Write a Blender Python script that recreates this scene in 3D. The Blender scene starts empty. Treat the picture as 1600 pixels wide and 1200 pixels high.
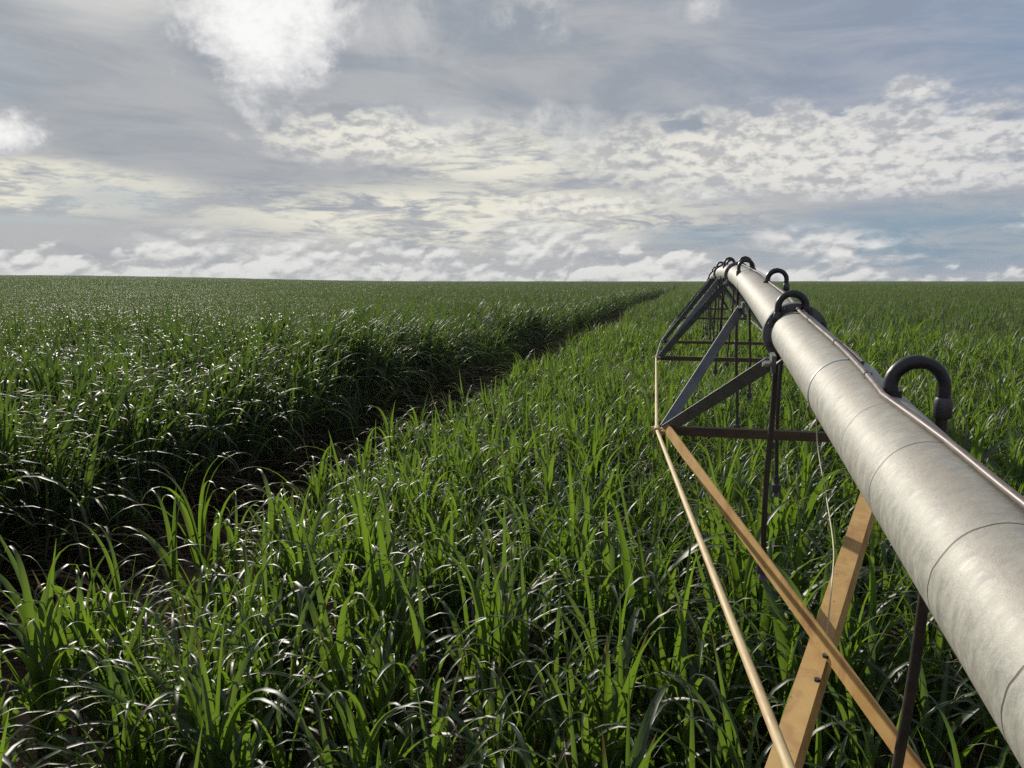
import bpy, math, random
import numpy as np
from mathutils import Vector, Matrix

random.seed(7)
rng = np.random.default_rng(7)
SC = bpy.context.scene
COL = SC.collection
R = math.radians

# ------------------------------------------------------------------ camera
CAM_Z = 3.40                                   # eye height above the soil
PSI = R(13.23)                                 # heading, left of +Y (+Y runs along the pipe and the track)
PITCH = math.atan((600 - 437.5) / 1200.0)
cam_d = bpy.data.cameras.new("camera")
cam = bpy.data.objects.new("camera", cam_d)
COL.objects.link(cam)
cam.location = (0, 0, CAM_Z)
cam.rotation_euler = (math.pi / 2 - PITCH, 0, PSI)
cam_d.sensor_fit = 'HORIZONTAL'
cam_d.sensor_width = 36.0
cam_d.lens = 36.0 * 1200 / 1600
cam_d.clip_start = 0.05
cam_d.clip_end = 20000
SC.camera = cam

# ------------------------------------------------------------------ light and exposure
SUN_AZ = R(-40)                                # clockwise from +Y
SUN_EL = R(24)
SC.view_settings.view_transform = 'Standard'
SC.view_settings.look = 'None'
SC.view_settings.gamma = 1.0
SC.view_settings.exposure = 0.0
sun_d = bpy.data.lights.new("sun", 'SUN')
sun_d.energy = 5.0
sun_d.angle = R(0.6)
sun_d.color = (1.0, 0.93, 0.82)
sun = bpy.data.objects.new("sun", sun_d)
COL.objects.link(sun)
sdir = Vector((math.sin(SUN_AZ) * math.cos(SUN_EL), math.cos(SUN_AZ) * math.cos(SUN_EL), math.sin(SUN_EL)))
sun.rotation_euler = sdir.to_track_quat('Z', 'Y').to_euler()
sun.location = sdir * 50

SC.render.engine = 'CYCLES'
SC.cycles.max_bounces = 8
SC.cycles.diffuse_bounces = 3
SC.cycles.glossy_bounces = 2
SC.cycles.transmission_bounces = 4
SC.cycles.caustics_reflective = False
SC.cycles.caustics_refractive = False
SC.cycles.use_denoising = False


# ------------------------------------------------------------------ node helper
class NT:
    """short hand for building shader node trees"""
    def __init__(self, nt):
        self.nt = nt
        for n in list(nt.nodes):
            nt.nodes.remove(n)

    def n(self, typ, **kw):
        nd = self.nt.nodes.new(typ)
        for k, v in kw.items():
            setattr(nd, k, v)
        return nd

    def put(self, sock, v):
        if hasattr(v, 'is_output'):
            self.nt.links.new(v, sock)
        elif isinstance(v, (tuple, list)) and sock.type == 'RGBA' and len(v) == 3:
            sock.default_value = (*v, 1)
        else:
            sock.default_value = v

    def m(self, op, a, b=0.0, c=0.0, clamp=False):
        nd = self.n('ShaderNodeMath', operation=op, use_clamp=clamp)
        self.put(nd.inputs[0], a)
        if len(nd.inputs) > 1:
            self.put(nd.inputs[1], b)
        if len(nd.inputs) > 2:
            self.put(nd.inputs[2], c)
        return nd.outputs[0]

    def mul(self, a, b): return self.m('MULTIPLY', a, b)
    def add(self, a, b): return self.m('ADD', a, b)
    def sub(self, a, b): return self.m('SUBTRACT', a, b)

    def xyz(self, x, y, z):
        nd = self.n('ShaderNodeCombineXYZ')
        for s, v in zip(nd.inputs, (x, y, z)):
            self.put(s, v)
        return nd.outputs[0]

    def sep(self, v):
        nd = self.n('ShaderNodeSeparateXYZ')
        self.put(nd.inputs[0], v)
        return nd.outputs

    def noise(self, vec, scale, detail=4.0, rough=0.55, dist=0.0, dim='3D'):
        nd = self.n('ShaderNodeTexNoise', noise_dimensions=dim)
        self.put(nd.inputs['Vector'], vec)
        self.put(nd.inputs['Scale'], scale)
        self.put(nd.inputs['Detail'], detail)
        self.put(nd.inputs['Roughness'], rough)
        self.put(nd.inputs['Distortion'], dist)
        return nd.outputs[0]

    def step(self, v, a, b, to0=0.0, to1=1.0):
        nd = self.n('ShaderNodeMapRange', interpolation_type='SMOOTHSTEP')
        self.put(nd.inputs['Value'], v)
        self.put(nd.inputs['From Min'], a)
        self.put(nd.inputs['From Max'], b)
        self.put(nd.inputs['To Min'], to0)
        self.put(nd.inputs['To Max'], to1)
        return nd.outputs[0]

    def mix(self, f, a, b, blend='MIX'):
        nd = self.n('ShaderNodeMix', data_type='RGBA', blend_type=blend)
        self.put(nd.inputs[0], f)
        self.put(nd.inputs[6], a)
        self.put(nd.inputs[7], b)
        return nd.outputs[2]

    def attr(self, name):
        nd = self.n('ShaderNodeAttribute', attribute_name=name)
        return nd.outputs['Fac']

    def rand(self):
        return self.n('ShaderNodeObjectInfo').outputs['Random']


# ------------------------------------------------------------------ sky: Nishita with layered cloud decks laid out by bearing and height
W = bpy.data.worlds.new("World")
SC.world = W
W.use_nodes = True
W.cycles.sampling_method = 'MANUAL'
W.cycles.sample_map_resolution = 256
g = NT(W.node_tree)
STR = 0.1
geo = g.n('ShaderNodeTexCoord').outputs['Generated']
dx, dy, dz = g.sep(geo)
sky = g.n('ShaderNodeTexSky', sky_type='NISHITA', sun_disc=False, sun_elevation=SUN_EL, sun_rotation=SUN_AZ % (2 * math.pi),
          air_density=1.2, dust_density=1.5, ozone_density=1.0, altitude=600)
skyc = sky.outputs[0]
# bearing (degrees, right of the heading) and elevation (degrees)
az = g.add(g.mul(g.m('ARCTAN2', dx, dy), 180 / math.pi), math.degrees(PSI))
el = g.mul(g.m('ARCSINE', dz), 180 / math.pi)
iz = g.m('DIVIDE', 1.0, g.add(g.m('MAXIMUM', dz, 0.0), 0.055))
planar = g.xyz(g.mul(dx, iz), g.mul(dy, iz), 0.0)          # a flat cloud deck seen in perspective


def px(x, y):
    """bearing and elevation (degrees) of a direction given by its place in the view"""
    u, v = (x - 800) / 1200.0, (600 - y) / 1200.0
    f, up = math.cos(PITCH) + v * math.sin(PITCH), -math.sin(PITCH) + v * math.cos(PITCH)
    return math.degrees(math.atan2(u, f)), math.degrees(math.atan2(up, math.hypot(u, f)))


dome = g.xyz(az, g.mul(el, 1.4), 0.0)
w1 = g.sub(g.noise(planar, 1.3, 5, 0.6), 0.5)
w2 = g.sub(g.noise(g.xyz(az, g.mul(el, 1.5), 3.0), 0.16, 7, 0.66), 0.5)
w3 = g.sub(g.noise(g.xyz(az, g.mul(el, 1.5), 17.0), 0.16, 7, 0.66), 0.5)


def blob(x0, y0, x1, y1, warp=6.0, soft=0.6, tilt=0.0, hard=1.0):
    """soft-edged cloud region spanning the box x0..x1, y0..y1, its rim broken by noise"""
    a0, e1 = px(x0, (y0 + y1) / 2)[0], px((x0 + x1) / 2, y0)[1]
    a1, e0 = px(x1, (y0 + y1) / 2)[0], px((x0 + x1) / 2, y1)[1]
    ca, ce, ra, re = (a0 + a1) / 2, (e0 + e1) / 2, (a1 - a0) / 2, (e1 - e0) / 2
    A = g.add(g.sub(az, ca), g.mul(w2, warp * 1.6))
    E = g.add(g.add(g.sub(el, ce), g.mul(w3, warp * min(1.0, re / ra * 2))), g.mul(g.sub(az, ca), tilt))
    A = g.m('DIVIDE', A, ra)
    E = g.m('DIVIDE', E, re)
    d = g.m('SQRT', g.add(g.mul(A, A), g.mul(E, E)))
    return g.step(d, 1.0 + soft * 0.4, 1.0 - soft, 0.0, hard)


def mx(*v):
    r = v[0]
    for q in v[1:]:
        r = g.m('MAXIMUM', r, q)
    return r


def c10(r, gg, b):
    return (r / STR, gg / STR, b / STR)


st = g.noise(g.xyz(g.mul(az, 0.30), g.add(g.mul(el, 1.3), g.mul(az, 0.10)), 0.0), 0.25, 7, 0.62, 0.5)
st2 = g.noise(g.xyz(g.mul(az, 0.5), g.mul(el, 2.4), 9.0), 0.35, 8, 0.66, 0.6)
st3 = g.noise(g.xyz(g.mul(az, 0.5), g.mul(el, 2.4), 23.0), 0.9, 6, 0.66, 0.3)
# high grey sheet, bluer to the right, with faint fibres
right = g.step(az, 0.0, 34.0)
sheet = g.mix(right, c10(0.345, 0.375, 0.415), c10(0.255, 0.315, 0.43))
sheet = g.mix(g.step(st, 0.38, 0.66, 0, 0.85), sheet, g.mix(right, c10(0.46, 0.47, 0.485), c10(0.40, 0.43, 0.50)))
sheet = g.mix(g.step(st, 0.50, 0.30, 0, 0.5), sheet, c10(0.27, 0.315, 0.38))
sheet = g.mix(g.mul(g.step(el, 13.0, 3.0), g.step(st2, 0.3, 0.6, 0.2, 0.8)), sheet, c10(0.48, 0.485, 0.485))
# thin places where blue sky comes through
blue = g.mix(0.25, c10(0.16, 0.285, 0.42), g.mix(0.5, skyc, c10(0.13, 0.27, 0.42)))
bl = mx(g.mul(blob(50, 275, 290, 345, 3, 0.9), 0.8), g.mul(blob(1150, 315, 1800, 440, 3, 0.8), 0.9), g.mul(blob(-250, 40, 70, 150, 4, 1.0), 0.5),
        g.mul(blob(940, 352, 1210, 388, 2, 0.9), 0.85), g.mul(blob(-250, 333, 215, 349, 1, 0.9), 1.0), g.mul(blob(1430, -60, 1800, 170, 5, 1.0), 0.30))
col = g.mix(g.mul(bl, g.step(st2, 0.68, 0.42, 0.45, 1.0)), sheet, blue)
# cream streaky layer low on the left and in the middle
streak = g.step(g.add(st2, g.add(g.mul(w1, 0.2), g.mul(g.sub(st3, 0.5), 0.55))), 0.36, 0.58)
cr = mx(blob(-350, 240, 350, 340, 4, 0.5), blob(250, 282, 1180, 395, 4, 0.6), blob(590, 200, 960, 300, 5, 0.8))
cr = g.mul(g.mul(cr, streak), g.sub(1.0, g.mul(bl, 0.85)))
col = g.mix(g.mul(cr, 0.95), col, c10(0.84, 0.815, 0.69))
# altocumulus: small puffs in bands, lit rims and grey bellies
def cells(off, sc=1.0):
    q = g.xyz(g.mul(az, 0.75), g.mul(g.add(el, off), 1.5), 4.0)
    big_ = g.noise(q, 0.42 * sc, 3, 0.5, 0.2)
    small = g.noise(q, 0.85 * sc, 6, 0.56, 0.1)
    return g.add(g.mul(big_, 0.5), g.mul(small, 0.5))


puff, puff_up = cells(0.0), cells(0.38)
ac = mx(blob(860, 152, 1850, 305, 5, 0.6, 0.01), blob(380, 172, 790, 255, 4, 0.7), blob(1050, 240, 1800, 308, 4, 0.8), blob(1370, 118, 1485, 165, 3, 0.9),
        blob(780, 300, 1030, 345, 2, 0.8))
acm = g.mul(g.m('POWER', ac, 0.5), g.step(g.add(puff, g.mul(g.sub(ac, 1.0), 0.20)), 0.26, 0.42))
dimple = g.sub(g.noise(g.xyz(g.mul(az, 0.8), g.mul(el, 1.5), 8.0), 1.7, 4, 0.55), 0.5)
lit = g.step(g.add(g.add(g.sub(puff, puff_up), g.mul(dimple, 0.55)), g.mul(g.sub(0.5, puff), 0.5)), -0.13, 0.09)
accol = g.mix(lit, c10(0.50, 0.50, 0.50), c10(0.84, 0.82, 0.735))
accol = g.mix(g.step(az, 8.0, 32.0, 0.0, 0.8), accol, g.mix(lit, c10(0.45, 0.465, 0.50), c10(0.73, 0.725, 0.72)))
col = g.mix(g.mul(acm, 0.95), col, accol)


# low cumulus bank along the horizon, its tops leaning to the right
def heap(off):
    e = g.add(el, off)
    q = g.xyz(g.sub(g.mul(az, 0.62), g.mul(e, 0.25)), g.mul(e, 1.15), 1.0)
    bil = g.m('ABSOLUTE', g.sub(g.noise(q, 0.58, 3, 0.5, 0.0), 0.5))
    return g.add(g.add(g.mul(g.noise(q, 0.24, 2, 0.5), 0.62), g.mul(bil, 0.80)), g.mul(g.noise(q, 1.5, 5, 0.6), 0.13))


cn, cn_hi = heap(0.0), heap(0.5)
thr = g.add(g.step(el, 0.0, 4.8, 0.30, 0.66), g.step(az, 6.0, 18.0, 0.0, 0.09))
cm = g.mul(g.step(g.sub(cn, thr), -0.02, 0.08), g.step(el, 9.0, 5.0))
crim = g.step(g.add(g.sub(cn, cn_hi), g.mul(dimple, 0.10)), -0.12, 0.08)
cumc = g.mix(crim, c10(0.45, 0.455, 0.47), c10(0.80, 0.795, 0.77))
wisp = mx(blob(1130, 350, 1500, 415, 3, 0.7, 0.12), blob(1530, 320, 1700, 370, 3, 0.7, 0.15), blob(740, 345, 1010, 410, 4, 0.8, 0.10), blob(200, 350, 560, 420, 4, 0.7, 0.06),
          blob(1020, 275, 1150, 320, 3, 1.0))
col = g.mix(g.mul(wisp, g.step(g.add(g.mul(cn, 0.6), g.mul(st2, 0.4)), 0.36, 0.54, 0, 0.9)), col, cumc)
col = g.mix(g.mul(cm, 0.95), col, cumc)
# big bright cloud high left, and small wisps near the top
bign = g.noise(g.xyz(az, el, 2.0), 0.22, 8, 0.64, 0.35)
big = mx(blob(262, -190, 580, 190, 3, 0.9), g.mul(blob(-110, 150, 85, 255, 4, 0.95), 0.85))
bil2 = g.m('ABSOLUTE', g.sub(g.noise(g.xyz(az, g.mul(el, 1.1), 6.0), 0.30, 5, 0.55), 0.5))
bigd = g.add(big, g.add(g.mul(g.sub(bign, 0.5), 1.1), g.mul(g.sub(bil2, 0.08), 1.2)))
bigm = g.step(bigd, 0.26, 0.60)
bigt = g.step(g.add(bigd, g.mul(dimple, 0.45)), 0.35, 1.10)
bigm = g.mul(bigm, g.step(big, 0.0, 0.12))
col = g.mix(g.mul(bigm, 0.97), col, g.mix(bigt, c10(0.62, 0.625, 0.64), c10(0.98, 0.975, 0.955)))
ws = mx(blob(760, -40, 900, 60, 6, 1.0), blob(705, 155, 950, 262, 5, 0.95), blob(1040, -20, 1150, 30, 4, 1.0), g.mul(blob(500, -80, 740, 130, 6, 1.0), 0.45), g.mul(blob(560, 150, 800, 210, 4, 1.0), 0.5))
col = g.mix(g.mul(g.mul(ws, g.step(bign, 0.38, 0.62)), 0.85), col, c10(0.74, 0.74, 0.73))
# bright veil round the unseen sun, and plain ground tone below the horizon
sd = g.n('ShaderNodeVectorMath', operation='DOT_PRODUCT')
g.put(sd.inputs[0], geo)
sd.inputs[1].default_value = sdir
glow = g.step(sd.outputs['Value'], 0.984, 1.0)
col = g.mix(g.mul(glow, 0.5), col, c10(1.3, 1.25, 1.1))
col = g.mix(g.step(el, -0.4, -1.5), col, c10(0.10, 0.11, 0.07))
bg = g.n('ShaderNodeBackground')
g.put(bg.inputs['Color'], col)
bg.inputs['Strength'].default_value = STR
wo = g.n('ShaderNodeOutputWorld')
g.nt.links.new(bg.outputs[0], wo.inputs[0])


# ------------------------------------------------------------------ materials
def material(name, build, **kw):
    m = bpy.data.materials.new(name)
    m.use_nodes = True
    t = NT(m.node_tree)
    out = t.n('ShaderNodeOutputMaterial')
    b = t.n('ShaderNodeBsdfPrincipled')
    t.nt.links.new(b.outputs[0], out.inputs[0])
    build(t, b, out)
    return m


def bump(t, b, h, strength, dist):
    bp = t.n('ShaderNodeBump')
    t.put(bp.inputs['Height'], h)
    bp.inputs['Strength'].default_value = strength
    bp.inputs['Distance'].default_value = dist
    t.nt.links.new(bp.outputs[0], b.inputs['Normal'])


def leaf_mat(name, base, trans, dry, rough=0.36, tfac=0.5, spec=0.8):
    def build(t, b, out):
        var, u, dead = t.attr('var'), t.attr('across'), t.attr('dead')
        rnd = t.rand()
        loc = t.n('ShaderNodeObjectInfo').outputs['Location']
        patch = t.step(t.noise(loc, 0.045, 3, 0.6), 0.32, 0.68)        # whole patches of the stand greener or yellower
        k = t.add(t.mul(var, 0.45), t.add(t.mul(rnd, 0.2), t.mul(patch, 0.35)))
        c = t.mix(k, tuple(v * 0.72 for v in base), (base[0] * 1.5, base[1] * 1.35, base[2] * 1.1))
        rib = t.step(t.m('ABSOLUTE', u), 0.16, 0.05)
        c = t.mix(t.mul(rib, 0.55), c, (0.19, 0.24, 0.10))
        n = t.noise(t.n('ShaderNodeTexCoord').outputs['Object'], 9.0, 3)
        c = t.mix(t.step(n, 0.55, 0.8, 0, 0.35), c, (0.10, 0.13, 0.03))
        c = t.mix(dead, c, t.mix(n, dry, tuple(v * 0.45 for v in dry)))
        b.inputs['Roughness'].default_value = rough
        t.put(b.inputs['Base Color'], c)
        b.inputs['Specular IOR Level'].default_value = spec
        tr = t.n('ShaderNodeBsdfTranslucent')
        tc = t.mix(k, tuple(v * 0.75 for v in trans), (trans[0] * 1.35, trans[1] * 1.15, trans[2]))
        tc = t.mix(dead, tc, tuple(v * 0.4 for v in dry))
        t.put(tr.inputs[0], tc)
        mx = t.n('ShaderNodeMixShader')
        mx.inputs[0].default_value = tfac
        t.nt.links.new(b.outputs[0], mx.inputs[1])
        t.nt.links.new(tr.outputs[0], mx.inputs[2])
        t.nt.links.new(mx.outputs[0], out.inputs[0])
    return material(name, build)


M_LEAF = leaf_mat("cane leaf", (0.028, 0.056, 0.019), (0.156, 0.285, 0.023), (0.22, 0.15, 0.075), 0.45, 0.50)


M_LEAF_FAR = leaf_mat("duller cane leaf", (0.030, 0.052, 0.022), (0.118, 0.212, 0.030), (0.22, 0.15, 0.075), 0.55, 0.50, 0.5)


M_LEAF_LEFT = leaf_mat("darker cane leaf", (0.027, 0.050, 0.023), (0.098, 0.185, 0.022), (0.20, 0.12, 0.065), 0.50, 0.46, 0.62)  # darker, less translucent leaf for the whole stand left of the track
M_LEAF_LEFT_FAR = leaf_mat("darker duller cane leaf", (0.029, 0.050, 0.024), (0.100, 0.180, 0.028), (0.20, 0.12, 0.065), 0.55, 0.48, 0.5)  # the same for that stand's distant tiles


def b_stem(t, b, out):
    n = t.noise(t.n('ShaderNodeTexCoord').outputs['Object'], 14.0, 4)
    c = t.mix(t.step(n, 0.4, 0.65), (0.10, 0.12, 0.035), (0.14, 0.055, 0.04))
    t.put(b.inputs['Base Color'], c)
    b.inputs['Roughness'].default_value = 0.55


M_STEM = material("cane stem", b_stem)


def b_soil(t, b, out):
    p = t.n('ShaderNodeTexCoord').outputs['Object']
    n1 = t.noise(p, 0.8, 6, 0.6)
    n2 = t.noise(p, 9.0, 6, 0.7)
    c = t.mix(t.step(n1, 0.35, 0.68), (0.12, 0.062, 0.040), (0.18, 0.10, 0.066))
    c = t.mix(t.step(n2, 0.5, 0.72), c, (0.07, 0.036, 0.025))
    c = t.mix(t.step(t.noise(p, 30.0, 3, 0.6), 0.62, 0.70, 0, 0.6), c, (0.27, 0.20, 0.13))
    t.put(b.inputs['Base Color'], c)
    b.inputs['Roughness'].default_value = 0.95
    bump(t, b, t.add(t.mul(n1, 0.6), n2), 0.9, 0.06)


M_SOIL = material("red soil", b_soil)

RING_S = [0.50, 0.72, 0.95, 1.27, 1.52, 1.82, 2.15, 2.32, 2.70]


def b_pipe(t, b, out):
    s, ca, sa = t.attr('along'), t.attr('to_side'), t.attr('to_top')     # metres along the pipe; +1 on its left flank; +1 along its crest
    brushed = t.noise(t.xyz(t.mul(s, 22.0), t.add(t.mul(ca, 0.9), t.mul(s, 2.5)), t.mul(sa, 0.9)), 3.0, 7, 0.68, 0.3)
    cloud = t.noise(t.xyz(t.mul(s, 2.6), ca, sa), 1.7, 5, 0.6)
    fine = t.noise(t.xyz(t.mul(s, 60.0), t.mul(ca, 4.0), t.mul(sa, 4.0)), 2.0, 4, 0.7)
    c = t.mix(t.step(brushed, 0.3, 0.7), (0.265, 0.27, 0.238), (0.40, 0.40, 0.35))
    c = t.mix(t.mul(t.step(cloud, 0.3, 0.65, 0.15, 0.8), t.step(sa, 0.35, 0.95, 0.25, 1.0)), c, (0.29, 0.262, 0.225))
    # grey runs of drip stain down the flanks
    drip = t.noise(t.xyz(t.mul(s, 16.0), t.mul(ca, 1.2), t.mul(sa, 1.2)), 2.0, 5, 0.7, 0.2)
    flank = t.step(ca, 0.30, 0.85)
    c = t.mix(t.mul(t.mul(flank, t.step(cloud, 0.42, 0.58, 0.35, 1.0)), t.step(drip, 0.50, 0.66, 0, 0.8)), c, (0.22, 0.225, 0.22))
    spot = t.noise(t.xyz(t.mul(s, 5.0), ca, sa), 14.0, 3, 0.7)
    c = t.mix(t.step(spot, 0.67, 0.74, 0, 0.7), c, (0.22, 0.18, 0.14))
    # narrow dark rings where water dried
    ws = t.add(s, t.mul(t.sub(t.noise(t.xyz(0.0, ca, sa), 1.2, 2), 0.5), 0.022))
    line = 0.0
    for k, s0 in enumerate(RING_S):
        d = t.m('ABSOLUTE', t.sub(ws, s0))
        li = t.step(d, 0.0026, 0.0006, 0, [0.9, 0.9, 0.95, 0.9, 0.75, 0.5, 0.6, 0.55, 0.9][k])
        line = li if k == 0 else t.m('MAXIMUM', line, li)
    per = t.m('ABSOLUTE', t.sub(t.m('FRACT', t.m('DIVIDE', t.add(ws, t.mul(t.noise(t.xyz(s, 0, 0), 0.7, 0), 0.4)), 0.37)), 0.5))
    line = t.m('MAXIMUM', line, t.mul(t.step(per, 0.009, 0.003, 0, 0.7), t.step(s, 2.75, 2.85)))
    c = t.mix(line, c, (0.075, 0.06, 0.05))
    t.put(b.inputs['Base Color'], c)
    b.inputs['Metallic'].default_value = 0.08
    t.put(b.inputs['Roughness'], t.step(brushed, 0.25, 0.75, 0.48, 0.68))
    bump(t, b, t.add(t.mul(brushed, 0.6), t.add(t.mul(fine, 0.4), t.mul(line, -0.7))), 0.55, 0.003)


M_PIPE = material("weathered zinc pipe", b_pipe)


def metal(name, c0, c1, metallic, rough, scale=12.0, rust=None):
    def build(t, b, out):
        p = t.n('ShaderNodeTexCoord').outputs['Object']
        n = t.noise(p, scale, 6, 0.65)
        c = t.mix(t.step(n, 0.3, 0.7), c0, c1)
        if rust:
            n2 = t.noise(p, 5.0, 5, 0.7, 0.5)
            c = t.mix(t.step(n2, 0.48, 0.66, 0, 0.7), c, rust)
            c = t.mix(t.step(t.noise(p, 55.0, 3, 0.6), 0.66, 0.74, 0, 0.6), c, tuple(v * 0.35 for v in rust))
        t.put(b.inputs['Base Color'], c)
        b.inputs['Metallic'].default_value = metallic
        t.put(b.inputs['Roughness'], t.step(n, 0.3, 0.7, rough - 0.08, rough + 0.1))
        bump(t, b, n, 0.15, 0.002)
    return material(name, build)


M_STEEL = metal("dull galvanised steel", (0.10, 0.108, 0.125), (0.15, 0.158, 0.175), 0.25, 0.5)
M_TAN = metal("iron stained steel", (0.42, 0.25, 0.075), (0.52, 0.33, 0.115), 0.0, 0.62, 7.0, (0.30, 0.135, 0.045))
M_ROD = metal("stained steel rod", (0.43, 0.325, 0.155), (0.54, 0.42, 0.225), 0.0, 0.6, 16.0, (0.40, 0.24, 0.12))
M_BROWN = metal("brown stained angle", (0.055, 0.038, 0.022), (0.10, 0.068, 0.038), 0.0, 0.7)
M_BLACK = metal("black plastic hose", (0.007, 0.008, 0.011), (0.014, 0.015, 0.019), 0.0, 0.36, 30.0)
M_HOSE = metal("dusty drop hose", (0.014, 0.012, 0.011), (0.040, 0.028, 0.020), 0.0, 0.5, 9.0)
M_CLAMP = metal("dark clamp", (0.05, 0.05, 0.055), (0.09, 0.09, 0.10), 0.6, 0.4)
M_BRIGHT = metal("bright zinc", (0.50, 0.50, 0.47), (0.62, 0.62, 0.58), 0.5, 0.4)
M_CABLE = metal("dusty cable sheath", (0.095, 0.072, 0.062), (0.16, 0.125, 0.11), 0.0, 0.42, 20.0)
M_WIRE = metal("pale wire", (0.42, 0.36, 0.22), (0.50, 0.46, 0.30), 0.2, 0.5)


# ------------------------------------------------------------------ mesh helpers
def new_obj(name, verts, faces, mat, parent=None, smooth=True, attrs=None, link=True):
    me = bpy.data.meshes.new(name)
    me.from_pydata([tuple(v) for v in verts], [], faces)
    if attrs:
        for k, v in attrs.items():
            a = me.attributes.new(k, 'FLOAT', 'POINT')
            a.data.foreach_set('value', np.asarray(v, dtype=np.float32))
    me.materials.append(mat)
    if smooth:
        me.shade_smooth()
    me.update()
    o = bpy.data.objects.new(name, me)
    if link:
        COL.objects.link(o)
    if parent:
        o.parent = parent
    return o


class MB:
    def __init__(self):
        self.v, self.f = [], []
        self.a = {}

    def tube(self, pts, rad, n=12, caps=True, along=None, up=Vector((0, 0, 1))):
        pts = [Vector(p) for p in pts]
        rad = rad if isinstance(rad, (list, tuple)) else [rad] * len(pts)
        b0 = len(self.v)
        prev = None
        for i, p in enumerate(pts):
            t = (pts[min(i + 1, len(pts) - 1)] - pts[max(i - 1, 0)]).normalized()
            if prev is None:
                ref = up if abs(t.dot(up)) < 0.95 else Vector((1, 0, 0))
                s = t.cross(ref).normalized()
            else:
                s = (prev - t * prev.dot(t)).normalized()
            prev = s
            w = s.cross(t)
            for k in range(n):
                a = 2 * math.pi * k / n
                self.v.append(p + (s * math.cos(a) + w * math.sin(a)) * rad[i])
        for i in range(len(pts) - 1):
            for k in range(n):
                k2 = (k + 1) % n
                self.f.append((b0 + i * n + k, b0 + i * n + k2, b0 + (i + 1) * n + k2, b0 + (i + 1) * n + k))
        if caps:
            self.f.append(tuple(b0 + k for k in reversed(range(n))))
            self.f.append(tuple(b0 + (len(pts) - 1) * n + k for k in range(n)))
        return self

    def box(self, c, ax, ay, az_):
        """box from centre and three half-extent vectors"""
        c, ax, ay, az_ = Vector(c), Vector(ax), Vector(ay), Vector(az_)
        b0 = len(self.v)
        for sx in (-1, 1):
            for sy in (-1, 1):
                for sz in (-1, 1):
                    self.v.append(c + ax * sx + ay * sy + az_ * sz)
        for q in ((0, 1, 3, 2), (4, 6, 7, 5), (0, 4, 5, 1), (2, 3, 7, 6), (0, 2, 6, 4), (1, 5, 7, 3)):
            self.f.append(tuple(b0 + i for i in q))
        return self

    def angle_iron(self, p0, p1, leg, thick, d1, d2):
        """L-section bar from p0 to p1; d1 and d2 are roughly the directions of its two legs"""
        p0, p1 = Vector(p0), Vector(p1)
        t = (p1 - p0).normalized()
        d1 = Vector(d1); d1 = (d1 - t * d1.dot(t)).normalized()
        d2 = Vector(d2); d2 = d2 - t * d2.dot(t); d2 = (d2 - d1 * d2.dot(d1)).normalized()
        sec = [(0, 0), (leg, 0), (leg, thick), (thick, thick), (thick, leg), (0, leg)]
        b0 = len(self.v)
        for p in (p0, p1):
            for x, y in sec:
                self.v.append(p + d1 * x + d2 * y)
        for k in range(6):
            k2 = (k + 1) % 6
            self.f.append((b0 + k, b0 + k2, b0 + 6 + k2, b0 + 6 + k))
        self.f.append((b0, b0 + 5, b0 + 4, b0 + 3)); self.f.append((b0, b0 + 3, b0 + 2, b0 + 1))
        self.f.append((b0 + 6, b0 + 7, b0 + 8, b0 + 9)); self.f.append((b0 + 6, b0 + 9, b0 + 10, b0 + 11))
        return self

    def ring(self, c, axis, r0, r1, half, n=40):
        """flat washer-like ring round an axis"""
        c, axis = Vector(c), Vector(axis).normalized()
        s = axis.cross(Vector((0, 0, 1))).normalized()
        w = s.cross(axis)
        b0 = len(self.v)
        for k in range(n):
            a = 2 * math.pi * k / n
            d = s * math.cos(a) + w * math.sin(a)
            for r, h in ((r0, -half), (r1, -half), (r1, half), (r0, half)):
                self.v.append(c + d * r + axis * h)
        for k in range(n):
            k2 = (k + 1) % n
            for q in range(4):
                q2 = (q + 1) % 4
                self.f.append((b0 + k * 4 + q, b0 + k * 4 + q2, b0 + k2 * 4 + q2, b0 + k2 * 4 + q))
        return self

    def build(self, name, mat, parent=None, smooth=True, bevel=0.0, attrs=None):
        o = new_obj(name, self.v, self.f, mat, parent, smooth, attrs)
        if smooth:
            md = o.modifiers.new("edges", 'EDGE_SPLIT')
            md.split_angle = R(40)
        return o


def tag(o, label=None, cat=None, group=None, kind=None):
    for k, v in (('label', label), ('category', cat), ('group', group), ('kind', kind)):
        if v:
            o[k] = v
    return o


def empty(name, loc=(0, 0, 0)):
    o = bpy.data.objects.new(name, None)
    o.empty_display_size = 0.1
    COL.objects.link(o)
    o.location = loc
    return o


# ------------------------------------------------------------------ ground
def hill(x, y):
    """gentle rise of the land far to the left, falling away past the far edge of the field"""
    d = np.hypot(x, y)
    a = np.degrees(np.arctan2(x, y)) + math.degrees(PSI)
    k = np.clip((-6.0 - a) / 26.0, 0, 1)
    k = k * k * (3 - 2 * k)
    h = k * 0.0072 * np.maximum(d - 60, 0)
    h = h + 0.35 * np.sin(d * 0.021 + a * 0.11) * np.clip((d - 40) / 200, 0, 1)
    return h - np.maximum(d - 820, 0) ** 2 * 6e-5


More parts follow.
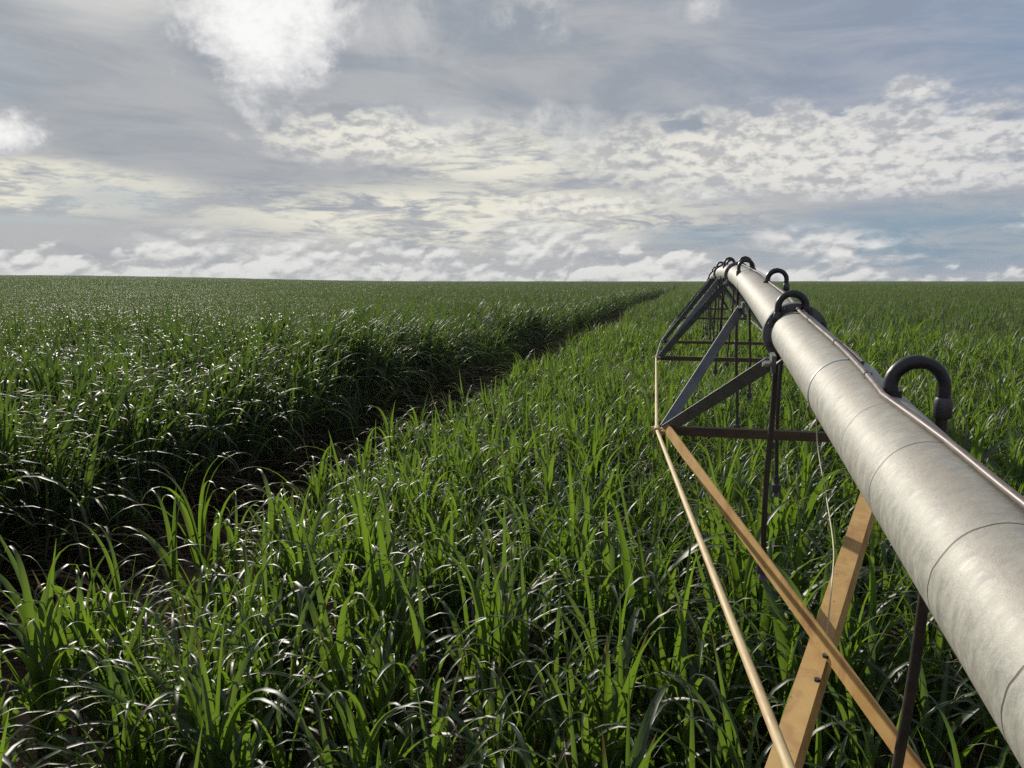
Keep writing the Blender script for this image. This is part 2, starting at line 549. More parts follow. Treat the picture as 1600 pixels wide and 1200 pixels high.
def build_ground():
    rs = np.concatenate([np.array([0.0, 1.0, 2.0, 3.0]), np.geomspace(4, 1300, 90)])
    na = 160
    V, F = [(0.0, 0.0, 0.0)], []
    for r in rs[1:]:
        for k in range(na):
            a = 2 * math.pi * k / na
            x, y = r * math.sin(a), r * math.cos(a)
            V.append((x, y, float(hill(x, y))))
    for k in range(na):
        F.append((0, 1 + (k + 1) % na, 1 + k))
    for i in range(len(rs) - 2):
        for k in range(na):
            k2 = (k + 1) % na
            F.append((1 + i * na + k, 1 + i * na + k2, 1 + (i + 1) * na + k2, 1 + (i + 1) * na + k))
    o = new_obj("ground", V, F, M_SOIL)
    tag(o, kind='structure')


build_ground()
TRACK_L, TRACK_R = -6.05, -4.15                    # edges of the bare track between the two stands

# the beaten track itself, a sheet just above the soil with shallow ruts
def build_track():
    V, F = [], []
    ys = np.concatenate([np.arange(-6, 60, 0.5), np.geomspace(60, 780, 60)])
    xs = np.linspace(TRACK_L - 0.3, TRACK_R + 0.3, 15)
    for y in ys:
        for x in xs:
            z = 0.02 + 0.015 * math.sin(y * 1.7 + x * 3) - 0.03 * math.exp(-((x + 5.6) / 0.18) ** 2) - 0.03 * math.exp(-((x + 4.65) / 0.18) ** 2) + 0.03
            V.append((x, y, float(hill(x, y)) + z))
    n = len(xs)
    for i in range(len(ys) - 1):
        for k in range(n - 1):
            F.append((i * n + k, i * n + k + 1, (i + 1) * n + k + 1, (i + 1) * n + k))
    tag(new_obj("path", V, F, M_SOIL), kind='structure')


build_track()


# ------------------------------------------------------------------ sugarcane
class Foliage:
    """collects leaf blades as ribbons with a shallow keel"""
    def __init__(self):
        self.V, self.F, self.var, self.u, self.dead = [], [], [], [], []
        self.nv = 0

    def leaf(self, base, phi, th0, L, Wd, B, p, nseg, keel=True, twist=0.0, var=0.5, dead=0.0, sway=(0, 0), dry_tip=0.0):
        t = np.linspace(0, 1, nseg + 1)
        if nseg >= 6:
            t = t ** 0.9
        th = th0 + B * t ** p
        ph = phi + twist * t
        dirs = np.stack([np.sin(th) * np.sin(ph), np.sin(th) * np.cos(ph), np.cos(th)], 1)
        seg = np.diff(t) * L
        c = np.vstack([[0, 0, 0], np.cumsum((dirs[:-1] + dirs[1:]) * 0.5 * seg[:, None], 0)]) + np.asarray(base)
        c[:, 0] += sway[0] * t * t
        c[:, 1] += sway[1] * t * t
        w = Wd * np.minimum(1, 0.35 + t * 5) * np.clip((1 - t) / 0.55, 0, 1) ** 0.75
        w[-1] = 0.0015
        side = np.stack([np.cos(ph + twist), -np.sin(ph + twist), np.zeros_like(ph)], 1)
        nrm = np.cross(side, dirs)
        b0, n = self.nv, nseg + 1
        if keel:
            pts = np.concatenate([c - side * w[:, None] * .5 + nrm * w[:, None] * .13, c - nrm * w[:, None] * .06, c + side * w[:, None] * .5 + nrm * w[:, None] * .13])
            uu = np.repeat([-1.0, 0.0, 1.0], n)
            for i in range(nseg):
                self.F.append((b0 + i, b0 + i + 1, b0 + n + i + 1, b0 + n + i))
                self.F.append((b0 + n + i, b0 + n + i + 1, b0 + 2 * n + i + 1, b0 + 2 * n + i))
        else:
            pts = np.concatenate([c - side * w[:, None] * .5, c + side * w[:, None] * .5])
            uu = np.repeat([-1.0, 1.0], n)
            for i in range(nseg):
                self.F.append((b0 + i, b0 + i + 1, b0 + n + i + 1, b0 + n + i))
        self.V.append(pts)
        self.nv += len(pts)
        self.var.append(np.full(len(pts), var)); self.u.append(uu); dd = np.full(n, dead)
        if dry_tip:
            dd = np.maximum(dd, np.clip((t - dry_tip) / 0.12, 0, 0.9))
        self.dead.append(np.tile(dd, len(pts) // n))

    def obj(self, name, mat=None):
        V = np.concatenate(self.V)
        me = bpy.data.meshes.new(name)
        me.from_pydata(V.tolist(), [], self.F)
        for k, v in (('var', self.var), ('across', self.u), ('dead', self.dead)):
            a = me.attributes.new(k, 'FLOAT', 'POINT')
            a.data.foreach_set('value', np.concatenate(v).astype(np.float32))
        me.materials.append(mat or M_LEAF)
        me.shade_smooth()
        return me


def tiller(fo, stems, x, y, rnd, nseg, nleaf, keel, size=1.0, lean=(0, 0), wide=1.0, deadness=0.12, droop=0.0):
    """one cane: a stalk with leaves rising from it, the youngest upright, older ones arching over"""
    H = rnd.uniform(0.62, 1.05) * size
    la, lm = rnd.uniform(0, 2 * math.pi), abs(rnd.gauss(0, 0.10))
    lx, ly = lean[0] + lm * math.sin(la), lean[1] + lm * math.cos(la)
    top = (x + lx * H, y + ly * H, H * math.sqrt(max(0.2, 1 - lx * lx - ly * ly)))
    if stems is not None:
        stems.append(((x, y, -0.05), top))
    phi0 = rnd.uniform(0, 2 * math.pi)
    for k in range(nleaf):
        q = k / max(1, nleaf - 1)                     # 0 oldest, 1 youngest
        f = 0.30 + 0.70 * q
        b = tuple(v0 + (v1 - v0) * f for v0, v1 in zip((x, y, 0.0), top))
        phi = phi0 + k * math.pi + rnd.gauss(0, 0.45)
        if droop:
            phi = phi + droop * math.atan2(math.sin(math.pi / 2 - phi), math.cos(math.pi / 2 - phi))
        L = (0.95 + 0.45 * math.sin(math.pi * (0.25 + 0.6 * q))) * rnd.uniform(0.8, 1.15) * size
        if q > 0.53:                                  # upright spear, tip folding over
            th0 = rnd.uniform(0.01, 0.20)
            B, p = (rnd.uniform(1.9, 3.1), rnd.uniform(2.4, 5.5)) if rnd.random() < 0.80 else (rnd.uniform(0.1, 0.6), 2.0)
        else:                                         # arching leaf
            th0 = rnd.uniform(0.08, 0.42)
            B, p = rnd.uniform(1.9, 2.8), rnd.uniform(1.7, 3.4)
        th0 += 0.25 * droop
        dead = 0.0
        if q < 0.3 and rnd.random() < deadness * 3:
            dead, th0, B = rnd.uniform(0.6, 1.0), rnd.uniform(0.8, 1.6), rnd.uniform(0.8, 1.6)
        wd = rnd.uniform(0.036, 0.064) * wide * size * (0.8 + 0.3 * math.sin(math.pi * q))
        fo.leaf(b, phi, th0, L, wd, B, p, nseg, keel, rnd.gauss(0, 0.35), rnd.random(), dead, (rnd.gauss(0.03, 0.05), rnd.gauss(0, 0.05)), rnd.uniform(0.72, 0.9) if rnd.random() < 0.22 else 0.0)


def stem_mesh(name, stems, n=6):
    mb = MB()
    for a, b in stems:
        mb.tube([a, tuple((p + q) / 2 for p, q in zip(a, b)), b], [0.016, 0.015, 0.008], n, caps=False)
    o = new_obj(name, mb.v, mb.f, M_STEM, link=False)
    me = o.data
    bpy.data.objects.remove(o)
    return me


rnd = random.Random(11)
NEAR, WALL = [], []                               # (leaf mesh, stem mesh) of the kinds of stool
for i in range(10):
    fo, st_ = Foliage(), []
    for k in range(rnd.randint(6, 8)):
        r, a = 0.30 * math.sqrt(rnd.random()), rnd.uniform(0, 6.283)
        tiller(fo, st_, r * math.sin(a), r * math.cos(a), rnd, 14, rnd.randint(6, 8), True, rnd.uniform(0.85, 1.12))
    NEAR.append((fo.obj("foliage"), stem_mesh("stem", st_)))
for i in range(5):                                # lodged stools at the rim of the left stand, spilling over the track
    fo, st_ = Foliage(), []
    for k in range(9):
        r, a = 0.34 * math.sqrt(rnd.random()), rnd.uniform(0, 6.283)
        tiller(fo, st_, r * math.sin(a), r * math.cos(a), rnd, 10, 9, True, rnd.uniform(0.9, 1.15), (rnd.uniform(-0.05, 0.22), rnd.gauss(-0.05, 0.1)), 0.95, 0.4, 0.45)
    WALL.append((fo.obj("foliage"), stem_mesh("stem", st_)))

def remat(me_, mat):
    c = me_.copy()
    c.materials[0] = mat
    return c


NEAR_L = [(remat(a_, M_LEAF_LEFT), b_) for a_, b_ in NEAR]
WALL = [(remat(a_, M_LEAF_LEFT), b_) for a_, b_ in WALL]

SRC = bpy.data.collections.new("cane sources")     # source meshes for the uncountable field; not linked to the scene
SRC_N = []


def src(mesh, stem=None):
    o = bpy.data.objects.new("cane_source_%02d" % len(SRC_N), mesh)
    SRC.objects.link(o)
    SRC_N.append(o)
    return len(SRC_N) - 1


def joined(lm, sm):
    """leaf and stem mesh as one, for the instanced field"""
    import bmesh
    bm = bmesh.new()
    bm.from_mesh(lm)
    nf = len(bm.faces)
    bm.from_mesh(sm)
    bm.faces.ensure_lookup_table()
    for f in bm.faces[nf:]:
        f.material_index = 1
    me = bpy.data.meshes.new("cane")
    bm.to_mesh(me)
    bm.free()
    me.materials.append(lm.materials[0])
    me.materials.append(M_STEM)
    me.shade_smooth()
    return me


I_NEAR = [src(joined(*p)) for p in NEAR]
I_WALL = [src(joined(*p)) for p in WALL]
I_NEAR_L = [src(joined(*p)) for p in NEAR_L]


def tile(size, dens, nseg, nleaf, wide, keel=False, sz=1.0):
    fo = Foliage()
    n = int(size * size * dens)
    side = int(math.sqrt(n))
    for i in range(side):
        for j in range(side):
            x = (i + 0.5 + rnd.uniform(-.5, .5)) / side * size - size / 2
            y = (j + 0.5 + rnd.uniform(-.5, .5)) / side * size - size / 2
            tiller(fo, None, x, y, rnd, nseg, nleaf, keel, sz * rnd.uniform(0.82, 1.15), wide=wide, deadness=0.05)
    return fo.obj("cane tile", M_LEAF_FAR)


MID_S, FAR_S = 3.2, 12.8
I_MID = [src(tile(MID_S, 13.0, 6, 6, 1.0, sz=0.95)) for i in range(6)]
I_FAR = [src(tile(FAR_S, 8.0, 4, 5, 1.35, sz=0.95)) for i in range(4)]

I_MID_L = [src(remat(SRC_N[k].data, M_LEAF_LEFT_FAR)) for k in I_MID]
I_FAR_L = [src(remat(SRC_N[k].data, M_LEAF_LEFT_FAR)) for k in I_FAR]
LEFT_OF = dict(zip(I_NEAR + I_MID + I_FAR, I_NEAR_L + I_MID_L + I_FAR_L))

# positions
HEAD = np.array([-math.sin(PSI), math.cos(PSI)])
RGT = np.array([math.cos(PSI), math.sin(PSI)])


def in_wedge(x, y, pad=1.0):
    f = x * HEAD[0] + y * HEAD[1]
    r = x * RGT[0] + y * RGT[1]
    return f > -1.0 and abs(r) < 0.74 * f + pad + 2.0


def waves(x, y):
    """slow unevenness of the stand, -1..1"""
    return (math.sin(x * 0.55 + 1.3 * math.sin(y * 0.21)) + math.sin(y * 0.43 + x * 0.17 + 2.0) + math.sin((x + y) * 0.23 + 0.7)) / 3.0


NEAR_R, MID_R, FAR_R = 32.0, 150.0, 860.0
near_pts = []                                      # x, y, kind, rot, scale
step_ = 0.60
for i in range(-110, 110):
    for j in range(-5, 80):
        x, y = (i + 0.5) * step_, j * step_
        x += rnd.uniform(-.29, .29); y += rnd.uniform(-.29, .29)
        if TRACK_L + 0.1 < x < TRACK_R:
            continue
        d = math.hypot(x, y)
        if d > NEAR_R + 3 or not in_wedge(x, y, 2.0):
            continue
        if abs(x) < 0.5 and y < 0.9:
            continue
        wv = waves(x, y)
        left = x < TRACK_L
        sc = 0.83 * (1.0 + 0.16 * wv + rnd.gauss(0, 0.06))
        if not left and d < 6.5:
            sc *= 1.06 if d > 4.0 else 0.90
        if not left and x < TRACK_R + 0.9:         # thin uneven rim of the right stand
            if rnd.random() < 0.05:
                continue
            sc *= rnd.uniform(0.76, 1.06)
        if left and x > TRACK_L - 0.30:            # shaded outermost stools, short and dense
            near_pts.append((x, y, rnd.choice(I_NEAR), rnd.uniform(0, 6.283), sc * 0.86))
        elif left and x > TRACK_L - 1.9:
            near_pts.append((x, y, rnd.choice(I_WALL), rnd.gauss(0, 0.35), sc * 1.36))
        else:
            near_pts.append((x, y, rnd.choice(I_NEAR), rnd.uniform(0, 6.283), sc * ((1.40 if x > TRACK_L - 4.0 else 1.2) if left else 1.0)))
tiles = []


def tile_grid(size, r0, r1, kinds, tall):
    n = int(r1 / size) + 2
    for sgn, x0 in ((1, TRACK_R), (-1, TRACK_L)):
        for i in range(n):
            for j in range(-1, n):
                x, y = x0 + sgn * (i + 0.5) * size, (j + 0.5) * size
                d = math.hypot(x, y)
                if d < r0 or d > r1 or not in_wedge(x, y, size):
                    continue
                kd = rnd.choice(kinds)
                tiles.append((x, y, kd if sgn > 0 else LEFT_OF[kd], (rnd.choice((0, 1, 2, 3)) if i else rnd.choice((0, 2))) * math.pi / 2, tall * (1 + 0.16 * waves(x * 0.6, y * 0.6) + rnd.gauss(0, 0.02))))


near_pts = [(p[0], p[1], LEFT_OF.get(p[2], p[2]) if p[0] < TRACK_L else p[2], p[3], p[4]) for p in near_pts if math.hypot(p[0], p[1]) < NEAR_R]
tile_grid(MID_S, NEAR_R - 1.0, MID_R, I_MID, 0.88)
tile_grid(FAR_S, MID_R - 5.0, FAR_R, I_FAR, 0.95)
for j in range(int(NEAR_R / 0.7), 220):            # lodged rim of the left stand further along the track
    near_pts.append((TRACK_L - rnd.uniform(0.1, 1.2), j * 0.7 + rnd.uniform(-.4, .4), rnd.choice(I_WALL), rnd.gauss(0, .35), rnd.uniform(1.05, 1.25)))

# the 300 stools that show largest stand as plants of their own
def visible(p):
    f = p[0] * HEAD[0] + p[1] * HEAD[1]
    r = p[0] * RGT[0] + p[1] * RGT[1]
    if f < 0.6:
        return False
    zt = -(CAM_Z - 1.6 * p[4])
    fw = f * math.cos(PITCH) - zt * math.sin(PITCH)
    up = f * math.sin(PITCH) + zt * math.cos(PITCH)
    return abs(r / fw) < 0.70 and abs(up / fw) < 0.56


cand = sorted((p for p in near_pts if visible(p)), key=lambda p: math.hypot(p[0], p[1]))[:300]
chosen = set(id(p) for p in cand)
LAB_R = "green sugarcane plant with long arching blades in the stand under the irrigation pipe"
LAB_L = "wind-bent sugarcane plant at the dark rim of the stand left of the bare track"
LAB_N = "upright sugarcane plant inside the wide stand left of the bare track"
for (x, y, kind, rot, sc) in cand:
    root = empty("sugarcane_plant", (x, y, float(hill(x, y))))
    root.rotation_euler = (0, 0, rot)
    root.scale = (sc, sc, sc)
    lm, sm = NEAR[I_NEAR.index(kind)] if kind in I_NEAR else NEAR_L[I_NEAR_L.index(kind)] if kind in I_NEAR_L else WALL[I_WALL.index(kind)]
    if kind in I_WALL:
        tag(root, LAB_L, "sugarcane", "bent plants at the rim of the left stand")
    elif x < TRACK_L:
        tag(root, LAB_N, "sugarcane", "plants inside the left stand")
    else:
        tag(root, LAB_R, "sugarcane", "plants of the near stand")
    for nm, me in (("foliage", lm), ("stem", sm)):
        o = bpy.data.objects.new(nm, me)
        COL.objects.link(o)
        o.parent = root

# everything else in the field: one uncountable mass
rest = [p for p in near_pts if id(p) not in chosen] + tiles
me = bpy.data.meshes.new("sugarcane_field")
me.from_pydata([(p[0], p[1], float(hill(p[0], p[1]))) for p in rest], [], [])
for k, vals, typ in (('kind', [p[2] for p in rest], 'INT'), ('turn', [p[3] for p in rest], 'FLOAT'), ('size', [p[4] for p in rest], 'FLOAT')):
    a = me.attributes.new(k, typ, 'POINT')
    a.data.foreach_set('value', np.array(vals, dtype=np.int32 if typ == 'INT' else np.float32))
field = bpy.data.objects.new("sugarcane_field", me)
COL.objects.link(field)
tag(field, "wide field of green sugarcane running to the horizon on both sides of the bare track", "sugarcane", kind='stuff')
ng = bpy.data.node_groups.new("scatter cane", 'GeometryNodeTree')
ng.interface.new_socket("Geometry", in_out='INPUT', socket_type='NodeSocketGeometry')
ng.interface.new_socket("Geometry", in_out='OUTPUT', socket_type='NodeSocketGeometry')
gi, go = ng.nodes.new('NodeGroupInput'), ng.nodes.new('NodeGroupOutput')
ci = ng.nodes.new('GeometryNodeCollectionInfo')
ci.inputs['Collection'].default_value = SRC
ci.inputs['Separate Children'].default_value = True
ci.inputs['Reset Children'].default_value = True
iop = ng.nodes.new('GeometryNodeInstanceOnPoints')
iop.inputs['Pick Instance'].default_value = True


def named(name, typ):
    nd = ng.nodes.new('GeometryNodeInputNamedAttribute')
    nd.data_type = typ
    nd.inputs['Name'].default_value = name
    return [o for o in nd.outputs if o.enabled][0]


rotn = ng.nodes.new('ShaderNodeCombineXYZ')
scn = ng.nodes.new('ShaderNodeCombineXYZ')
ng.links.new(named('turn', 'FLOAT'), rotn.inputs[2])
szn = named('size', 'FLOAT')
one = 1.0
for k in range(3):
    ng.links.new(szn, scn.inputs[k])
e2r = ng.nodes.new('FunctionNodeEulerToRotation')
ng.links.new(rotn.outputs[0], e2r.inputs[0])
ng.links.new(gi.outputs[0], iop.inputs['Points'])
ng.links.new(ci.outputs[0], iop.inputs['Instance'])
ng.links.new(named('kind', 'INT'), iop.inputs['Instance Index'])
ng.links.new(e2r.outputs[0], iop.inputs['Rotation'])
ng.links.new(scn.outputs[0], iop.inputs['Scale'])
ng.links.new(iop.outputs[0], go.inputs[0])
field.modifiers.new("scatter", 'NODES').node_group = ng

# dead blades lying on the track
lit_ = Foliage()
for k in range(2600):
    y = 2.0 + 40.0 * rnd.random() ** 1.6
    x = rnd.uniform(TRACK_L - 0.6, TRACK_R + 0.7)
    lit_.leaf((x, y, 0.075 + rnd.uniform(0, 0.03)), rnd.uniform(0, 6.283), rnd.uniform(1.30, 1.52), rnd.uniform(0.25, 0.8), rnd.uniform(0.015, 0.04),
              rnd.uniform(0.1, 0.35), 1.5, 4, False, rnd.gauss(0, 0.8), rnd.random(), rnd.uniform(0.75, 1.0))
lo_ = bpy.data.objects.new("leaf_litter", lit_.obj("leaf_litter"))
COL.objects.link(lo_)
tag(lo_, kind='stuff')

# ------------------------------------------------------------------ the air over the field
hz = bpy.data.materials.new("thin haze")
hz.use_nodes = True
t = NT(hz.node_tree)
ho, hv = t.n('ShaderNodeOutputMaterial'), t.n('ShaderNodeVolumePrincipled')
hv.inputs['Color'].default_value = (0.90, 0.94, 1.0, 1)
hv.inputs['Density'].default_value = 0.00020
t.nt.links.new(hv.outputs[0], ho.inputs['Volume'])
hb = MB().box((0, 0, -1.0), (1350, 0, 0), (0, 1350, 0), (0, 0, 17.0))
ho_ = hb.build("haze", hz, smooth=False)
tag(ho_, kind='stuff')

# ------------------------------------------------------------------ the irrigation span
PX = 0.362                                         # the pipe's axis lies this far right of the eye
PR = 0.084
ZS = [(-1.5, -.535), (0.3, -.410), (0.6, -.386), (1.0, -.351), (1.5, -.309), (2.0, -.268), (2.5, -.228), (3.0, -.19), (3.5, -.152), (4, -.116),
      (5, -.047), (6, .010), (7, .046), (8, .070), (9, .084), (10, .090), (11.5, .090), (13, .078), (15, .04), (17, -.02), (19, -.105), (21, -.205), (23, -.32), (25, -.45)]
zx, zy = np.array([p[0] for p in ZS]), np.array([p[1] for p in ZS])


def axis(s):
    z = float(np.mean(np.interp(np.linspace(s - 0.5, s + 0.5, 9), zx, zy)))
    return Vector((PX, s, CAM_Z + z))


def frame(s):
    t = (axis(s + 0.05) - axis(s - 0.05)).normalized()
    r = Vector((1, 0, 0))
    return t, r, r.cross(t)


def ray(x, y):
    """direction from the eye used while surveying where the span's joints stand"""
    u, v = (x - 800) / 1200.0, (600 - y) / 1200.0
    f, up = math.cos(PITCH) + v * math.sin(PITCH), -math.sin(PITCH) + v * math.cos(PITCH)
    return Vector((u * RGT[0] + f * HEAD[0], u * RGT[1] + f * HEAD[1], up))


span = empty("irrigation_span", (PX, 0, 0))
tag(span, "long weathered steel irrigation pipe with triangular trusses crossing above the sugarcane", "irrigation pipe")
bpy.context.view_layer.update()


def put(mb, name, mat, parent=span, smooth=True, attrs=None):
    """build a part in world coordinates under the span (or under a part of it, whose origin is the span's)"""
    off = Vector(span.location)
    mb.v = [Vector(v) - off for v in mb.v]
    return mb.build(name, mat, parent, smooth, attrs=attrs)


FL = [2.95 + 4 * k for k in range(-1, 6)]           # flanged joints
cuts = FL + [24.2]
for s0, s1 in zip(cuts[:-1], cuts[1:]):
    mb = MB()
    n, m = 72, max(4, int((s1 - s0) / 0.1))
    al, ar = [], []
    for i in range(m + 1):
        s = s0 + (s1 - s0) * i / m
        t, r, u = frame(s)
        for k in range(n):
            a = 2 * math.pi * k / n
            mb.v.append(axis(s) + (u * math.cos(a) + r * math.sin(a)) * PR)
            al.append(s); ar.append(k / n + 0.25)
    for i in range(m):
        for k in range(n):
            k2 = (k + 1) % n
            mb.f.append((i * n + k, i * n + k2, (i + 1) * n + k2, (i + 1) * n + k))
    put(mb, "pipe_section", M_PIPE, attrs={'along': al, 'to_side': [math.cos(2 * math.pi * q) for q in ar], 'to_top': [math.sin(2 * math.pi * q) for q in ar]})
for s in FL[1:]:
    t, r, u = frame(s)
    fl = put(MB().ring(axis(s), t, PR - 0.002, 0.112, 0.008).ring(axis(s) + t * 0.022, t, PR - 0.002, 0.112, 0.008), "flange", M_STEEL)
    mb = MB()
    for k in range(8):
        a = 2 * math.pi * (k + 0.5) / 8
        d = u * math.cos(a) + r * math.sin(a)
        c = axis(s) + d * 0.097
        mb.tube([c - t * 0.022, c - t * 0.008], 0.008, 6)
        mb.tube([c + t * 0.030, c + t * 0.044], 0.008, 6)
    put(mb, "bolt_circle", M_CLAMP, fl)
# a raised welded band and small clip
mb = MB()
for s in (1.96, 5.3, 9.9):
    t, r, u = frame(s)
    b0 = len(mb.v)
    mb.tube([axis(s) - t * 0.006, axis(s) - t * 0.003, axis(s) + t * 0.003, axis(s) + t * 0.006], [PR + 0.0005, PR + 0.003, PR + 0.003, PR + 0.0005], 64, caps=False)
    put(mb, "weld_band", M_BRIGHT)
    mb = MB()

# truss joints below the pipe, left and right
NODES = [(3.5, 0.485, 0.68), (7.5, 0.675, 0.745), (11.5, 0.79, 0.90), (15.5, 0.66, 0.74), (19.5, 0.47, 0.70)]   # s, half width, drop below the eye
JL = [Vector((PX - hw, s, CAM_Z - dz)) for s, hw, dz in NODES]
JR = [Vector((PX + hw, s, CAM_Z - dz)) for s, hw, dz in NODES]
for i, (s, hw, dz) in enumerate(NODES):
    for side, J in ((-1, JL[i]), (1, JR[i])):
        for ds in (-0.80, 0.92):
            t, r, u = frame(s + ds)
            top = axis(s + ds) + r * side * (PR + 0.022) - u * 0.062
            d = (top - J).normalized()
            lo = Vector((-side, 0, -1)) * 0.02
            mb = MB().angle_iron(J + d * 0.03 + lo, top + lo, 0.048, 0.006, (side, 0, 1), (0.0, 1, 0.0))
            mb.box(top - r * side * 0.010, r * 0.007, t * 0.04, u * 0.028)
            put(mb, "strut", M_STEEL, smooth=False)
            mb = MB().tube([top - r * side * 0.0 + t * 0.02 - u * 0.01, top + r * side * 0.022 + t * 0.02 - u * 0.01], 0.010, 6)
            mb.tube([top - t * 0.02, top + r * side * 0.02 - t * 0.02], 0.009, 6)
            put(mb, "bolt", M_BRIGHT)
    # cross member
    mb = MB().angle_iron(JL[i] + Vector((0.02, 0.03, 0.015)), JR[i] + Vector((-0.02, 0.03, 0.015)), 0.04, 0.006, (0, 0, -1), (0, 1, 0))
    put(mb, "cross_member", M_BROWN, smooth=False)
    for J in (JL[i], JR[i]):
        mb = MB().box(J, Vector((0.028, 0, 0)), Vector((0, 0.05, 0)), Vector((0, 0, 0.008)))
        put(mb, "gusset_plate", M_TAN if i == 0 else M_STEEL, smooth=False)
# tension rods from joint to joint, with forged eyes at the joints
end_l, end_r = Vector((PX - 0.16, -0.6, CAM_Z - 0.62)), Vector((PX + 0.16, -0.6, CAM_Z - 0.62))
q = ray(1240, 1195)
rod_near = q * (1.02 / q.y) + Vector((0, 0, CAM_Z))
RODEND = JL[0] + (rod_near - JL[0]) * 1.6
far_l, far_r = axis(23.4) + Vector((-0.2, 0, -0.05)), axis(23.4) + Vector((0.2, 0, -0.05))
mir = lambda v: Vector((2 * PX - v.x, v.y, v.z))
for J, e0, e1, sg in ((JL, RODEND, far_l, -1), (JR, mir(RODEND), far_r, 1)):
    chain = [e0] + [j + Vector((sg * 0.022, 0, 0.004)) for j in J] + [e1]
    for a, b in zip(chain[:-1], chain[1:]):
        d = (b - a).normalized()
        o = put(MB().tube([a, b], 0.0086, 10), "tension_rod", M_ROD if a.y < 4 else M_STEEL)
    for j in chain[1:-1]:
        mb = MB().tube([j - Vector((0, 0.035, 0)), j + Vector((0, 0.035, 0))], 0.016, 10)
        mb.tube([j + Vector((-sg * 0.05, -0.01, 0)), j + Vector((sg * 0.022, -0.01, 0))], 0.009, 8)
        mb.tube([j + Vector((sg * 0.012, -0.01, 0)), j + Vector((sg * 0.026, -0.01, 0))], 0.017, 6)
        put(mb, "rod_eye", M_ROD if j.y < 8 else M_STEEL)
# crossed flat braces from the first joints back towards the tower
q = ray(1290, 1036)
X = q * (PX / q.x) + Vector((0, 0, CAM_Z))          # they cross under the middle of the pipe
b1 = JL[0] + (X - JL[0]) * 2.1 + Vector((0, 0, 0))
b2 = JR[0] + (X - JR[0]) * 2.1
upv = Vector((0, 0, 1))
d = (b1 - JL[0]).normalized()
put(MB().angle_iron(JL[0] + d * 0.06 + Vector((0, 0, 0.010)), b1 + Vector((0, 0, 0.010)), 0.050, 0.006, (0.6, 0.8, 0.0), (0, 0, 1)), "brace", M_TAN, smooth=False)
d = (b2 - JR[0]).normalized()
put(MB().angle_iron(JR[0] + d * 0.06 - Vector((0, 0, 0.001)), b2 - Vector((0, 0, 0.001)), 0.058, 0.006, (-0.7, 0.7, 0.0), (0, 0, -1)), "brace", M_TAN, smooth=False)

for q, r_ in ((X + Vector((0.0, 0.0, 0.016)), 0.010), (X + Vector((-0.035, -0.10, -0.001)), 0.008)):
    put(MB().tube([q, q + Vector((0, 0, 0.008))], r_, 6), "bolt", M_CLAMP)

# sprinkler outlets: goosenecks curving alternately right and left, drop hoses hanging from them
k = 0
s = 1.60
while s < 23.2:
    sg = 1 if k % 2 == 0 else -1
    t, r, u = frame(s)
    rad = 0.047
    start = axis(s) + u * (PR * 0.93) + r * (0.012 if sg > 0 else 0.030)
    zv = Vector((0, 0, 1))
    out = (r * sg + Vector((0, 0.10 * random.uniform(-1, 1), 0))).normalized()
    pts = [start - u * 0.02, start + zv * 0.012]
    for a in np.linspace(0, math.pi, 15):
        pts.append(start + zv * (0.022 + rad * math.sin(a)) + out * (rad * (1 - math.cos(a))))
    e = pts[-1]
    pts += [e - zv * 0.03]
    gn = put(MB().tube(pts, [0.0158] * 2 + [0.0138] * 8 + [0.0120] * (len(pts) - 10), 14), "gooseneck", M_BLACK)
    put(MB().tube([start - u * 0.012, start + zv * 0.014], 0.022, 14), "outlet_coupling", M_BLACK, gn)
    e = pts[-1]
    sway = Vector((random.uniform(-0.05, 0.03), random.uniform(-0.05, 0.05), 0))
    if k == 1:
        sway = Vector((-0.01, -0.02, 0))
    Lh = 1.08 + random.uniform(-0.06, 0.06) - (0.18 if k == 1 else 0)
    hp = [e + zv * 0.012 - zv * (Lh * q_) + sway * (q_ ** 1.3) + Vector((0.012 * math.sin(q_ * 5 + k), 0, 0)) * q_ for q_ in np.linspace(0, 1, 12)]
    hose = put(MB().tube(hp, 0.0105, 10), "drop_hose", M_HOSE)
    put(MB().tube([e + zv * 0.010, e + zv * 0.004, e - zv * 0.026, e - zv * 0.030], [0.0138, 0.0165, 0.0165, 0.0138], 14), "hose_clamp", M_CLAMP, hose)
    b = hp[-1]
    put(MB().tube([b + zv * 0.01, b - zv * 0.03, b - zv * 0.035, b - zv * 0.075, b - zv * 0.08, b - zv * 0.10], [0.014, 0.014, 0.024, 0.024, 0.012, 0.020], 12), "sprinkler_nozzle", M_CLAMP, hose)
    s += 1.333
    k += 1

# power cable lying on top of the pipe
cable = empty("power_cable", tuple(axis(1.0)))
tag(cable, "dusty brown power cable lying along the top of the grey irrigation pipe", "cable")


def on_pipe(s, ang, lift):
    t, r, u = frame(s)
    return axis(s) + (u * math.cos(ang) + r * math.sin(ang)) * (PR + lift)


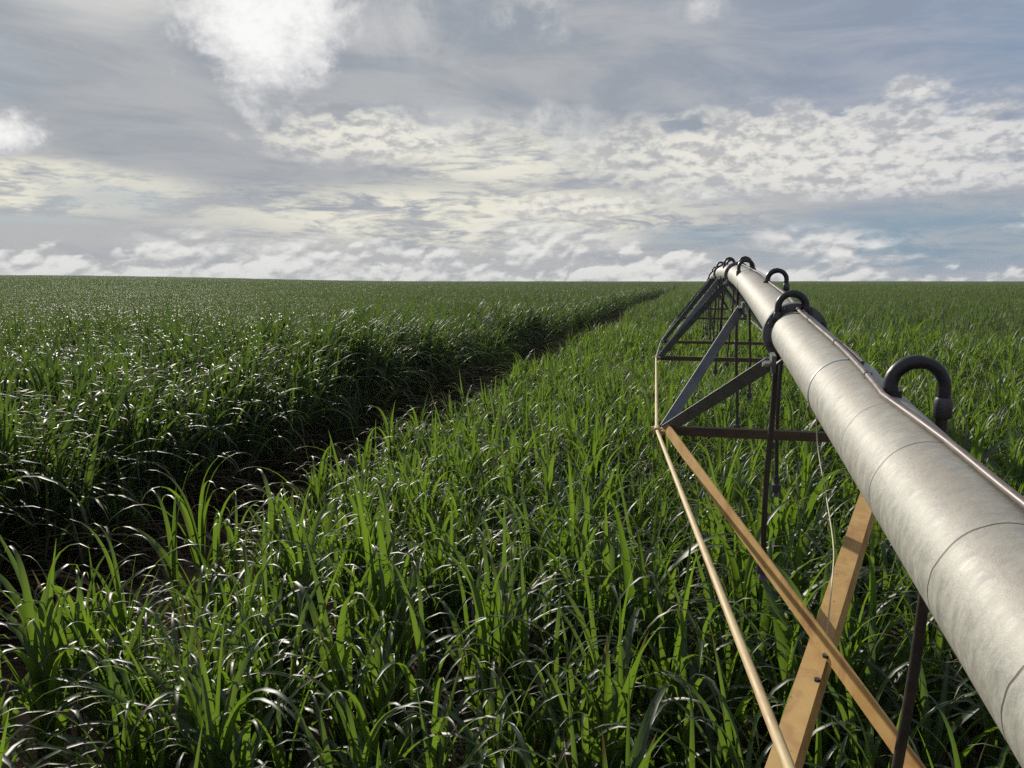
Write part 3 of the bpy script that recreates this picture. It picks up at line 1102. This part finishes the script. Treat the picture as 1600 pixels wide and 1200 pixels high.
def cable_angle(s):
    base = np.interp(s, [-1, 0.6, 0.95, 1.25, 1.55, 1.9, 2.2, 2.6, 2.9, 3.4, 4.2, 5, 8, 23], [0.42, 0.42, 0.36, 0.20, -0.10, -0.04, 0.05, 0.08, 0.04, 0.20, 0.30, 0.34, 0.2, 0.2])
    return float(base) + 0.085 * math.sin(s * 4.1) * (1 if s > 1.6 else 0.2)


def sub_(mb, name, mat, root):
    off = Vector(root.location)
    mb.v = [Vector(v) - off for v in mb.v]
    return mb.build(name, mat, root)


ss = np.arange(-0.9, 23.5, 0.06)
sub_(MB().tube([on_pipe(s, cable_angle(s), 0.0070 + 0.004 * max(0, math.sin(s * 2.9))) for s in ss], 0.0062, 10), "sheath", M_CABLE, cable)
ss = np.arange(1.9, 23.5, 0.06)
sub_(MB().tube([on_pipe(s, cable_angle(s) + 0.13 + 0.08 * math.sin(s * 7), 0.006) for s in ss], 0.005, 8), "signal_wire", M_CABLE, cable)
for s in (0.98, 1.75, 2.18, 2.62, 3.5, 4.6, 5.9, 7.4):
    c = on_pipe(s, cable_angle(s), 0.0070 + 0.004 * max(0, math.sin(s * 2.9)))
    t, r, u = frame(s)
    sub_(MB().tube([c - t * 0.006, c + t * 0.006], 0.0098, 12, caps=False), "cable_tie", M_BLACK, cable)

# loose thin wire hanging from the pipe down to the crossing of the braces
w = []
for (x, y, s) in ((1274, 590, 2.95), (1277, 690, 2.9), (1290, 770, 2.65), (1302, 850, 2.35), (1300, 910, 2.1), (1294, 985, 1.75)):
    q = ray(x, y)
    w.append(q * (s / q.y) + Vector((0, 0, CAM_Z)))
w[-1] = X + Vector((0.0, 0.02, 0.02))
def curve(pts, n=8):
    """smooth run through the points"""
    out = []
    for i in range(len(pts) - 1):
        p0, p1, p2, p3 = pts[max(i - 1, 0)], pts[i], pts[i + 1], pts[min(i + 2, len(pts) - 1)]
        for k in range(n):
            u = k / n
            out.append(0.5 * (2 * p1 + (p2 - p0) * u + (2 * p0 - 5 * p1 + 4 * p2 - p3) * u * u + (3 * p1 - p0 - 3 * p2 + p3) * u ** 3))
    return out + [pts[-1]]


wire = MB().tube(curve(w), 0.0022, 6).build("wire", M_WIRE)
tag(wire, "thin pale wire hanging from the pipe down to the crossing of the tan braces", "wire")
